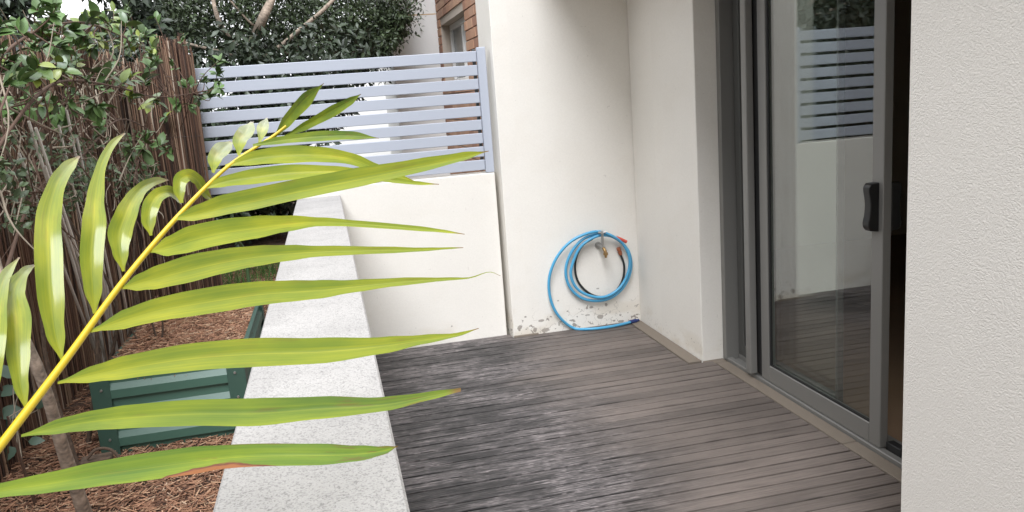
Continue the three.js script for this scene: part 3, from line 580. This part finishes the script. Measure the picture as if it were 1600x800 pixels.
// bare interlaced twigs and small dark leaves lower down
{
  const t = thing('twiggy_shrub', 'tangled shrub with bare twigs and small dark leaves against the reed fence', 'shrub', [-0.95, GY, -3.2]);
  const tw = [], pale = [], lv = [];
  for (let i = 0; i < 5; i++) put('stem', limb([V3(-0.95 + rr(-0.08, 0.08), GY - 0.02, -2.7 - i * 0.32), V3(-0.93 + rr(-0.1, 0.1), 0.9, -2.7 - i * 0.34), V3(-0.92 + rr(-0.1, 0.1), 1.35, -2.6 - i * 0.4), V3(-0.9, 1.75, -2.5 - i * 0.45)], 0.009, 0.003, 14, 6, 0.2), M.barkDark, t);
  for (let i = 0; i < 300; i++) {
    const px = rr(-10, 265), py = rr(90, 330), p = atX(px, py, rr(-1.05, -0.8)); if (p.z < -5.1) continue;
    const d = rdir(); d.x *= 0.35; const L = rr(0.12, 0.4); const q = p.clone().addScaledVector(d, L), m = p.clone().lerp(q, 0.5).add(rdir().multiplyScalar(0.04));
    if (Math.max(p.x, q.x, m.x) > -0.6) continue;
    (i % 2 ? tw : pale).push(limb([p, m, q], rr(0.0018, 0.004), 0.0012, 8, 5));
  }
  for (let i = 0; i < 1700; i++) {
    const px = rr(-20, 205), py = 205 + 150 * Math.pow(rnd(), 0.8), keep = vn(px / 34, py / 30, 131); if (keep < 0.36 || py > 300 + 0.35 * (205 - px)) continue;
    const p = atX(px, py, -0.9 + rr(-0.13, 0.13)), s = rr(0.016, 0.032), k = rr(0.6, 1.5);
    lv.push([p, leafQuat(rdir(), V3(rr(-0.6, 0.6), 1, rr(0, 0.8)), rr(-0.8, 0.8)), V3(s, s, s), rgb(0.062 * k, 0.095 * k, 0.04 * k)]);
  }
  for (let i = 0; i < 420; i++) { const px = rr(195, 320), py = rr(205, 300), p = atX(px, py, -0.98 + rr(-0.1, 0.1)); if (p.z < -5.05 || vn(px / 22, py / 22, 133) < 0.45) continue; const s = rr(0.025, 0.05), k = rr(0.6, 1.5); lv.push([p, leafQuat(rdir(), V3(rr(-0.6, 0.6), 1, rr(0, 0.8)), rr(-0.8, 0.8)), V3(s, s, s), rgb(0.055 * k, 0.1 * k, 0.035 * k)]); }
  put('twigs', tw, M.twig, t, null, 'stuff'); put('pale_twigs', pale, M.twigPale, t, null, 'stuff');
  scatter('leaves', leafForms[0], M.leafy, lv, t);
}
// pale dry canes
{
  const t = thing('dry_canes', 'clump of thin pale dry canes leaning in front of the reed fence', 'plant', [-1.0, GY, -3.85]);
  const C = [[155, 592, 45, 190], [161, 592, 56, 200], [167, 590, 92, 196], [181, 582, 104, 172], [196, 560, 150, 330], [187, 575, 120, 215], [172, 588, 70, 260], [203, 552, 182, 400], [150, 590, 30, 240], [176, 585, 136, 300]];
  for (const [ax, ay, bx, by] of C) { const a = atY(ax, ay, GY), b = atX(bx, by, -0.8 + rr(-0.05, 0.05)); a.x = Math.max(a.x, -1.1); const m = a.clone().lerp(b, 0.5).add(V3(rr(0, 0.03), rr(-0.02, 0.04), 0)); put('cane', limb([a, m, b], 0.0066, 0.0042, 16, 6, 0.1), M.cane, t); }
}
// blue-green seedling by the near corner
{
  const t = thing('young_plant', 'young plant with broad grey-green leaves low at the reed fence foot', 'plant', [-0.95, GY, -2.55]);
  const st = [V3(-0.99, GY - 0.02, -2.6), V3(-0.985, 0.62, -2.55), V3(-0.98, 0.8, -2.5)];
  put('stem', limb(st, 0.006, 0.003, 10, 6), M.twig, t);
  const lm = phy({ color: rgb(0.1, 0.16, 0.115), roughness: 0.45, side: THREE.DoubleSide }), o = origin.get(t);
  for (const [px, py, s, dx, dy] of [[30, 612, 0.085, -1, 0.35], [16, 650, 0.085, -0.6, -0.5], [36, 640, 0.08, -1, 0.1], [28, 700, 0.075, -1, -0.3], [44, 690, 0.05, 1, 0.1], [60, 640, 0.08, 0.2, 1], [10, 730, 0.08, -0.5, -0.6], [60, 615, 0.06, 0.8, 0.7], [24, 590, 0.07, -0.6, 0.8]]) {
    const p = at(px, py, 2.75), m = new THREE.Mesh(leafForms[1], lm); m.name = 'leaf'; m.position.copy(p).sub(o); m.quaternion.copy(leafQuat(V3(dx, dy, rr(0, 0.5)), V3(rr(-0.3, 0.3), 0.7, 0.8), rr(-0.3, 0.3))); m.scale.setScalar(s); m.castShadow = m.receiveShadow = true; t.add(m);
    put('stalk', limb([st[1].clone().lerp(st[2], rnd()), p.clone().lerp(st[2], 0.4).add(V3(0, -0.01, 0)), p], 0.002, 0.0014, 6, 4), M.twigPale, t);
  }
}
// slim green stem beyond the bed
{
  const t = thing('green_sapling', 'slim green stemmed sapling rising just beyond the raised bed', 'plant', [-0.45, GY, -4.0]);
  put('stem', limb([V3(-0.452, GY - 0.02, -3.98), atX(396, 505, -0.45), atX(389, 440, -0.45), atX(382, 395, -0.45), atX(368, 372, -0.45)], 0.011, 0.006, 16, 8, 0.05), std({ color: rgb(0.07, 0.13, 0.05), roughness: 0.6 }), t);
  const lm = M.leaves[0], o = origin.get(t);
  for (const [px, py, dx, dy] of [[368, 372, -1, 0.6], [372, 378, 0.9, 0.5], [384, 396, 1, 0.1]]) { const m = new THREE.Mesh(leafForms[2], lm); m.name = 'leaf'; m.position.copy(atX(px, py, -0.45)).sub(o); m.quaternion.copy(leafQuat(V3(dx, dy, 0.2), V3(0, 1, 0.4), 0)); m.scale.setScalar(0.12); m.castShadow = m.receiveShadow = true; t.add(m); }
}
// dark seedlings' stems in the bed
{
  const t = thing('bare_seedling', 'thin dark bare stems standing in the mulch of the green bed', 'plant', [-0.75, 0.7, -3.7]);
  for (const [a, b] of [[[222, 552], [206, 515]], [[245, 543], [238, 505]], [[250, 542], [254, 505]]]) { const p = atY(a[0], a[1], 0.7), q = atZ(b[0], b[1], p.z - 0.02); put('stem', limb([p, p.clone().lerp(q, 0.5).add(V3(0.004, 0, 0)), q, q.clone().add(V3(-0.01, 0.08, 0))], 0.005, 0.003, 8, 5), M.barkDark, t); }
}

// ---------------------------------------------------------------- tree and hedge beyond the screen
function crown(clumps, per, size, tone, spread, parent, name = 'crown') {
  const L = [];
  for (const [c, r] of clumps) for (let i = 0; i < per; i++) {
    const d = rdir(), p = c.clone().addScaledVector(d, r * Math.pow(rnd(), 0.45) * spread), s = size * rr(0.65, 1.3), k = rr(0.55, 1.5);
    L.push([p, leafQuat(rdir().add(V3(0, -0.3, 0)).addScaledVector(d, 0.6), V3(rr(-0.7, 0.7), 1, rr(-0.3, 0.9)), rr(-0.9, 0.9)), V3(s, s, s), rgb(tone[0] * k, tone[1] * k, tone[2] * k)]);
  }
  return scatter(name, leafGeo(0.45, 0.25, 0.2, 2), M.leafy, L, parent);
}
{
  const t = thing('dark_leaved_tree', 'dark green tree with pale forked branches beyond the slatted screen', 'tree', [-0.62, GY, -8.4]);
  const Z = -8.4, b = atZ(388, 92, Z);
  put('trunk', limb([V3(b.x + 0.05, GY - 0.05, Z), V3(b.x + 0.04, 1.2, Z + 0.02), V3(b.x, b.y, Z)], 0.1, 0.07, 16, 10, 0.1), M.bark, t);
  const br = (pts, r0, r1) => put('branch', limb(pts, r0, r1, 18, 8, 0.12), M.bark, t);
  const j = V3(b.x, b.y - 0.02, Z);
  br([j, atZ(400, 55, Z + 0.35), atZ(412, 25, Z + 0.55), atZ(424, 0, Z + 0.45), atZ(440, -60, Z + 0.4)], 0.055, 0.03);
  br([j, atZ(430, 78, Z + 0.4), atZ(470, 45, Z + 0.6), atZ(500, 20, Z + 0.65), atZ(540, -20, Z + 0.5)], 0.028, 0.014);
  br([j, atZ(368, 72, Z + 0.4), atZ(345, 40, Z + 0.6), atZ(335, 10, Z + 0.65), atZ(328, -40, Z + 0.5)], 0.032, 0.014);
  br([j, atZ(340, 80, Z + 0.35), atZ(300, 70, Z + 0.5), atZ(262, 58, Z + 0.5)], 0.022, 0.01);
  br([atZ(412, 25, Z + 0.15), atZ(398, 40, Z + 0.35), atZ(372, 15, Z + 0.4), atZ(352, -10, Z + 0.4)], 0.014, 0.008);
  br([atZ(430, 78, Z + 0.2), atZ(462, 84, Z + 0.1), atZ(466, 50, Z + 0.1)], 0.014, 0.01);
  const cl = [];
  const blobs = [[250, 20], [290, 35], [330, 20], [370, 40], [300, 60], [340, 70], [420, 30], [450, 50], [480, 25], [510, 50], [540, 30], [560, 55], [590, 20], [600, 45], [520, 75], [480, 70], [440, 75], [550, 78], [575, 88], [585, 60], [400, 60], [270, 70], [240, 45], [230, 5], [270, -20], [330, -30], [400, -20], [460, -15], [520, -10], [570, -10], [610, 10], [622, 30], [360, 0], [410, 5], [470, 5]];
  for (const [x, y] of blobs) for (const dz of [0.12, -0.3, -0.9]) cl.push([atZ(x + rr(-14, 14), y + rr(-9, 9), Z + dz + rr(-0.2, 0.2)), rr(0.16, 0.27)]);
  for (let i = 0; i < 60; i++) cl.push([V3(rr(-2.2, 0.9), rr(2.9, 4.2), Z + rr(-1.2, 0.8)), rr(0.25, 0.4)]);
  for (const [x, y] of [[617, 50], [625, 24], [606, 62], [560, 98], [592, 78], [612, 36]]) cl.push([atZ(x, y, Z + rr(-0.2, 0.3)), 0.1]);
  crown(cl, 265, 0.05, [0.048, 0.07, 0.031], 1.1, t);
}
{
  const t = thing('hedge', 'dense dark hedge behind the lower gaps of the slatted screen', 'hedge', [-0.9, GY, -7.6]);
  const cl = [];
  for (let i = 0; i < 190; i++) { const y = rr(0.7, 2.12), x = rr(-3.0, -0.22 + 0.6 * (y - 1.1)); cl.push([V3(x, y, -7.3 + rr(-0.8, 0.25)), rr(0.18, 0.3)]); }
  crown(cl, 215, 0.085, [0.032, 0.047, 0.026], 1.0, t, 'foliage');
  for (let i = 0; i < 7; i++) put('stem', limb([V3(-2.4 + i * 0.38, GY - 0.02, -7.5 + rr(-0.2, 0.2)), V3(-2.4 + i * 0.38 + rr(-0.1, 0.1), 1.2, -7.5)], 0.022, 0.012, 8, 6), M.barkDark, t);
}
{ // tall trees along the neighbour's side, seen mirrored in the door glass
  for (const [x, z, where] of [[-4.6, -3.6, 'the far stretch'], [-4.9, 0.2, 'the near stretch'], [-4.4, 3.2, 'the end']]) {
    const t = thing('garden_tree', `tall dense green tree on the neighbour side of ${where} of the reed fence`, 'tree', [x, -0.1, z], 'trees along the neighbouring garden');
    put('trunk', limb([V3(x, -0.1, z), V3(x + 0.1, 2, z), V3(x, 4, z)], 0.14, 0.07, 14, 9, 0.1), M.barkDark, t);
    const cl = []; for (let i = 0; i < 90; i++) cl.push([V3(x + rr(-1.4, 1.1), rr(1.2, 5.6), z + rr(-1.9, 1.9)), rr(0.35, 0.6)]);
    crown(cl, 90, 0.13, [0.04, 0.06, 0.035], 1.0, t);
  }
}
{ // foliage of a taller tree over the reed fence at the left
  const t = thing('overhanging_tree', 'dark tree whose foliage hangs over the far side of the reed fence', 'tree', [-3.6, -0.1, -8]);
  put('trunk', limb([V3(-3.9, -0.1, -8.2), V3(-3.8, 2, -8.1), V3(-3.6, 4, -8)], 0.13, 0.08, 14, 9, 0.1), M.barkDark, t);
  const cl = []; for (const [x, y] of [[10, 0], [-20, 20], [30, -12], [70, -60], [100, -62], [140, -50], [-40, 0], [190, -22], [-60, 40], [0, -50], [90, -60], [160, -60]]) for (const z of [-7.6, -8.2]) cl.push([atZ(x + rr(-8, 8), y + rr(-6, 6), z), rr(0.16, 0.26)]);
  for (const [x, y] of [[215, 20], [225, 50], [205, 40], [235, 80]]) cl.push([atZ(x, y, -7.8), 0.22]);
  crown(cl, 170, 0.09, [0.045, 0.065, 0.04], 1.0, t);
}

// ---------------------------------------------------------------- palm frond close to the camera
{
  const t = thing('palm', 'yellow-green palm frond reaching across the left foreground', 'palm', [-0.72, GY, -0.72]);
  const leafTex = (sd, base, dark, brown, scar = 0) => tex(128, 1024, (u, v, o) => {
    const s = fbm(u * 34, v * 3, sd, 3), f = vn(u * 90, v * 5, sd + 3), mid = 1 - sm(0.0, 0.035, Math.abs(u - 0.5)), big = fbm(u * 2, v * 6, sd + 5, 4), br = sm(0.62, 0.8, fbm(u * 7, v * 14, sd + 9, 4)) * brown * sm(0.1, 0.9, v), tip = sm(0.94, 1, v);
    const k = clamp(0.27 * s + 0.6 * big + 0.06 * f + 0.03 - 0.1 * Math.abs(u - 0.5));
    for (let i = 0; i < 3; i++) { let c = lerp(dark[i], base[i], clamp((k - 0.25) * 1.9)); c = lerp(c, [196, 186, 30][i], mid * 0.25); c = lerp(c, [120, 74, 36][i], clamp(br + tip * 0.8)); o[i] = c; }
    if (scar) {                                            // a torn, reddish brown scar on the lower edge
      const e = u + 0.16 * (fbm(v * 26, u * 5, sd + 13, 3) - 0.5) - 0.72 - 1.1 * Math.pow(Math.abs(v - 0.53) / 0.14, 2) * 0.25, a = sm(0, 0.05, e), rim = a * (1 - sm(0.05, 0.13, e));
      for (let i = 0; i < 3; i++) { o[i] = lerp(o[i], [158, 82, 44][i], a * 0.85); o[i] = lerp(o[i], [92, 40, 20][i], rim * 0.8); }
    }
  });
  const mats = [
    leafTex(401, [174, 172, 12], [106, 128, 9], 0.25), leafTex(419, [152, 162, 14], [84, 112, 8], 0.4), leafTex(433, [184, 182, 18], [118, 138, 12], 0.15), leafTex(447, [150, 164, 14], [84, 116, 8], 0.6, 1),
  ].map(m => phy({ map: m, roughness: 0.85, transmission: 0.35, thickness: 0, clearcoat: 0.3, clearcoatRoughness: 0.34, side: THREE.DoubleSide }));
  const scarred = mats.pop(), gloss = mats[2].clone(); gloss.clearcoat = 0.9; gloss.clearcoatRoughness = 0.16; mats.push(gloss, scarred);
  const rach = phy({ map: tex(64, 256, (u, v, o) => { const n = fbm(u * 4, v * 8, 451, 4), f = vn(u * 20, v * 3, 455); o[0] = 206 + 34 * (n - 0.5); o[1] = 176 + 26 * (n - 0.5) + 8 * (f - 0.5); o[2] = 32 + 20 * (n - 0.5); }), roughness: 0.45, clearcoat: 0.3, clearcoatRoughness: 0.4 });
  const rd = x => 0.9 + 0.00028 * (x - 200);                      // the midrib's depth along the picture's x
  const R = [[-60, 775], [0, 697], [100, 566], [200, 430], [290, 325], [360, 257], [425, 214], [447, 197]].map(([x, y]) => at(x, y, rd(x)));
  put('rachis', limb([V3(-0.7, 0.9, -0.72), V3(-0.66, 1.02, -0.74), V3(-0.52, 1.13, -0.82), ...R], 0.0085, 0.0016, 90, 10), rach, t);
  put('cane', limb([V3(-0.72, GY - 0.03, -0.72), V3(-0.715, 0.7, -0.72), V3(-0.7, 0.92, -0.72)], 0.026, 0.016, 14, 12, 0.05), std({ color: rgb(0.2, 0.24, 0.06), roughness: 0.5 }), t);
  function leaflet(p, { d0, d1, roll = 0, fold = 0.12, twist = 0, m = 0, wave = 0.02, pw = 1.15 }) {    // p: [x, y, width] of the midline in photo pixels
    const n = p.length, pts = p.map(([x, y, , d], i) => at(x, y, d ?? lerp(d0, d1, Math.pow(i / (n - 1), pw))));
    const c = new THREE.CatmullRomCurve3(pts, false, 'centripetal'), N = 44, K = 8, pos = [], uv = [], idx = [], ph = rr(0, 6);
    for (let i = 0; i <= N; i++) {
      const f = i / N, P = c.getPoint(f), T = c.getTangent(f).normalize(), q = f * (n - 1), a = Math.min(n - 2, Math.floor(q)), g = q - a, sgm = g * g * (3 - 2 * g);
      const depth = P.clone().sub(CAM).dot(ray(800, 400)); let w = lerp(p[a][2], p[a + 1][2], sgm) * depth / FOCAL;
      const view = CAM.clone().sub(P).normalize(), S = T.clone().cross(view).normalize(), ang = roll + twist * f;
      const S2 = S.clone().applyAxisAngle(T, ang), N2 = S2.clone().cross(T); w /= Math.max(0.35, Math.abs(Math.cos(ang)));
      for (let k = 0; k <= K; k++) {
        const u = k / K * 2 - 1, z = fold * w * 0.5 * (Math.abs(u) - 0.5) * sm(0, 0.08, f) + wave * w * Math.sin(f * 15 + ph + u) * Math.abs(u) * 0.4;
        const X = P.clone().addScaledVector(S2, u * w * 0.5).addScaledVector(N2, z); pos.push(X.x, X.y, X.z); uv.push(k / K, f);
      }
    }
    for (let i = 0; i < N; i++) for (let k = 0; k < K; k++) { const a = i * (K + 1) + k, b = a + K + 1; idx.push(a, a + 1, b, b, a + 1, b + 1); }
    const g = new THREE.BufferGeometry(); g.setAttribute('position', new THREE.Float32BufferAttribute(pos, 3)); g.setAttribute('uv', new THREE.Float32BufferAttribute(uv, 2)); g.setIndex(idx); g.computeVertexNormals();
    put('leaflet', g, mats[m], t);
  }
  // to the right of the midrib, lowest first
  const right = (p, o) => leaflet(p, { d0: rd(p[0][0]), d1: rd(p[0][0]) - 0.05, roll: -0.35, fold: 0.34, ...o });
  right([[-70, 784, 4], [0, 767, 22], [75, 755, 31], [150, 742, 38], [225, 731, 42], [300, 721, 42], [350, 715, 36], [400, 712, 35], [500, 711, 33], [560, 709, 24], [600, 704, 13], [622, 697, 1]], { m: 4 });
  right([[33, 681, 4], [100, 665, 24], [150, 657, 31], [200, 652, 36], [300, 646, 40], [400, 645, 43], [500, 638, 35], [600, 632, 22], [670, 619, 13], [720, 609, 6]], { m: 1 });
  right([[90, 598, 4], [150, 584, 26], [200, 574, 36], [300, 559, 43], [400, 552, 45], [500, 549, 40], [600, 540, 26], [660, 531, 15], [715, 523, 6], [748, 513, 1]], { m: 0 });
  right([[140, 518, 4], [200, 498, 30], [250, 484, 36], [300, 475, 40], [350, 467, 41], [400, 460, 38], [450, 456, 34], [500, 453, 29], [550, 448, 20], [620, 441, 13], [700, 436, 5], [735, 434, 2], [765, 425, 1], [782, 431, 0.6]], { m: 0 });
  right([[190, 450, 4], [220, 441, 26], [250, 433, 36], [300, 420, 42], [350, 409, 38], [400, 401, 32], [450, 396, 25], [500, 393, 17], [600, 391, 11], [660, 390, 6], [700, 388, 3], [724, 387, 1]], { m: 0 });
  right([[234, 393, 4], [265, 385, 30], [300, 374, 40], [350, 363, 39], [400, 356, 35], [450, 350, 25], [500, 347, 14], [560, 350, 10], [650, 357, 8], [690, 361, 5], [726, 366, 1]], { m: 2 });
  right([[272, 342, 5], [310, 333, 24], [350, 322, 31], [400, 312, 33], [450, 301, 32], [550, 281, 30], [650, 261, 22], [720, 246, 14], [764, 236, 1]], { m: 0, fold: 0.5, roll: -0.5, d1: 0.84 });
  right([[318, 294, 4], [350, 284, 17], [400, 276, 24], [450, 270, 24], [520, 268, 17], [560, 271, 13], [600, 279, 10], [650, 286, 6], [686, 288, 1]], { m: 2, d1: 0.98 });
  right([[352, 259, 4], [400, 247, 22], [450, 242, 28], [500, 242, 24], [550, 249, 18], [585, 262, 14], [620, 274, 8], [650, 284, 1]], { m: 2, d1: 1.0 });
  right([[395, 227, 4], [440, 219, 12], [500, 213, 16], [550, 212, 13], [592, 216, 1]], { m: 1, d1: 0.97 });
  right([[428, 215, 4], [450, 186, 17], [476, 157, 21], [506, 130, 1]], { m: 1, d1: 1.02, roll: 0.5 });
  right([[445, 213, 3], [480, 195, 13], [520, 173, 17], [545, 159, 12], [564, 147, 1]], { m: 1, d1: 1.0, roll: 0.3 });
  // to the left, standing up and curling over
  const left = (p, o) => leaflet(p.map(([x, y, w]) => [x, y, w * 0.88]), { d0: rd(p[0][0]), d1: rd(p[0][0]) + 0.17, pw: 2.4, roll: 0.25, twist: -0.5, fold: 0.3, wave: 0.05, m: 3, ...o });
  left([[42, 642, 4], [32, 600, 24], [28, 550, 38], [26, 500, 46], [22, 455, 34], [38, 425, 16], [54, 414, 4]], { m: 3 });
  left([[-28, 655, 4], [-12, 590, 26], [-6, 520, 32], [-2, 470, 26], [8, 432, 18], [30, 402, 3]], { m: 3 });
  left([[98, 566, 4], [86, 520, 30], [79, 460, 43], [76, 400, 45], [76, 340, 40], [88, 290, 28], [105, 262, 22], [124, 244, 4]], { m: 3 });
  left([[148, 490, 6], [145, 450, 30], [143, 400, 38], [147, 350, 39], [149, 310, 28], [158, 260, 16], [175, 226, 12], [195, 208, 3]], { m: 3 });
  left([[193, 424, 5], [188, 395, 26], [187, 365, 40], [197, 335, 36], [207, 313, 28], [222, 294, 20], [242, 283, 14], [263, 281, 3]], { m: 3 });
  left([[236, 368, 5], [232, 345, 24], [236, 322, 28], [246, 306, 24], [262, 299, 20], [276, 306, 14], [284, 318, 4]], { m: 3, d1: 1.0, twist: -1.0 });
  left([[284, 317, 6], [280, 297, 20], [283, 280, 24], [294, 274, 22], [308, 281, 18], [320, 300, 16], [332, 312, 3]], { m: 3, d1: 0.99, twist: -1.1 });
  left([[333, 270, 5], [335, 250, 24], [346, 234, 28], [362, 221, 6]], { m: 3, twist: -0.9 });
  left([[373, 243, 5], [374, 222, 24], [384, 206, 26], [394, 190, 5]], { m: 3, twist: -0.9 });
  left([[405, 224, 4], [410, 202, 20], [417, 184, 3]], { m: 3, twist: -0.8 });
}

renderer.render(scene, camera);
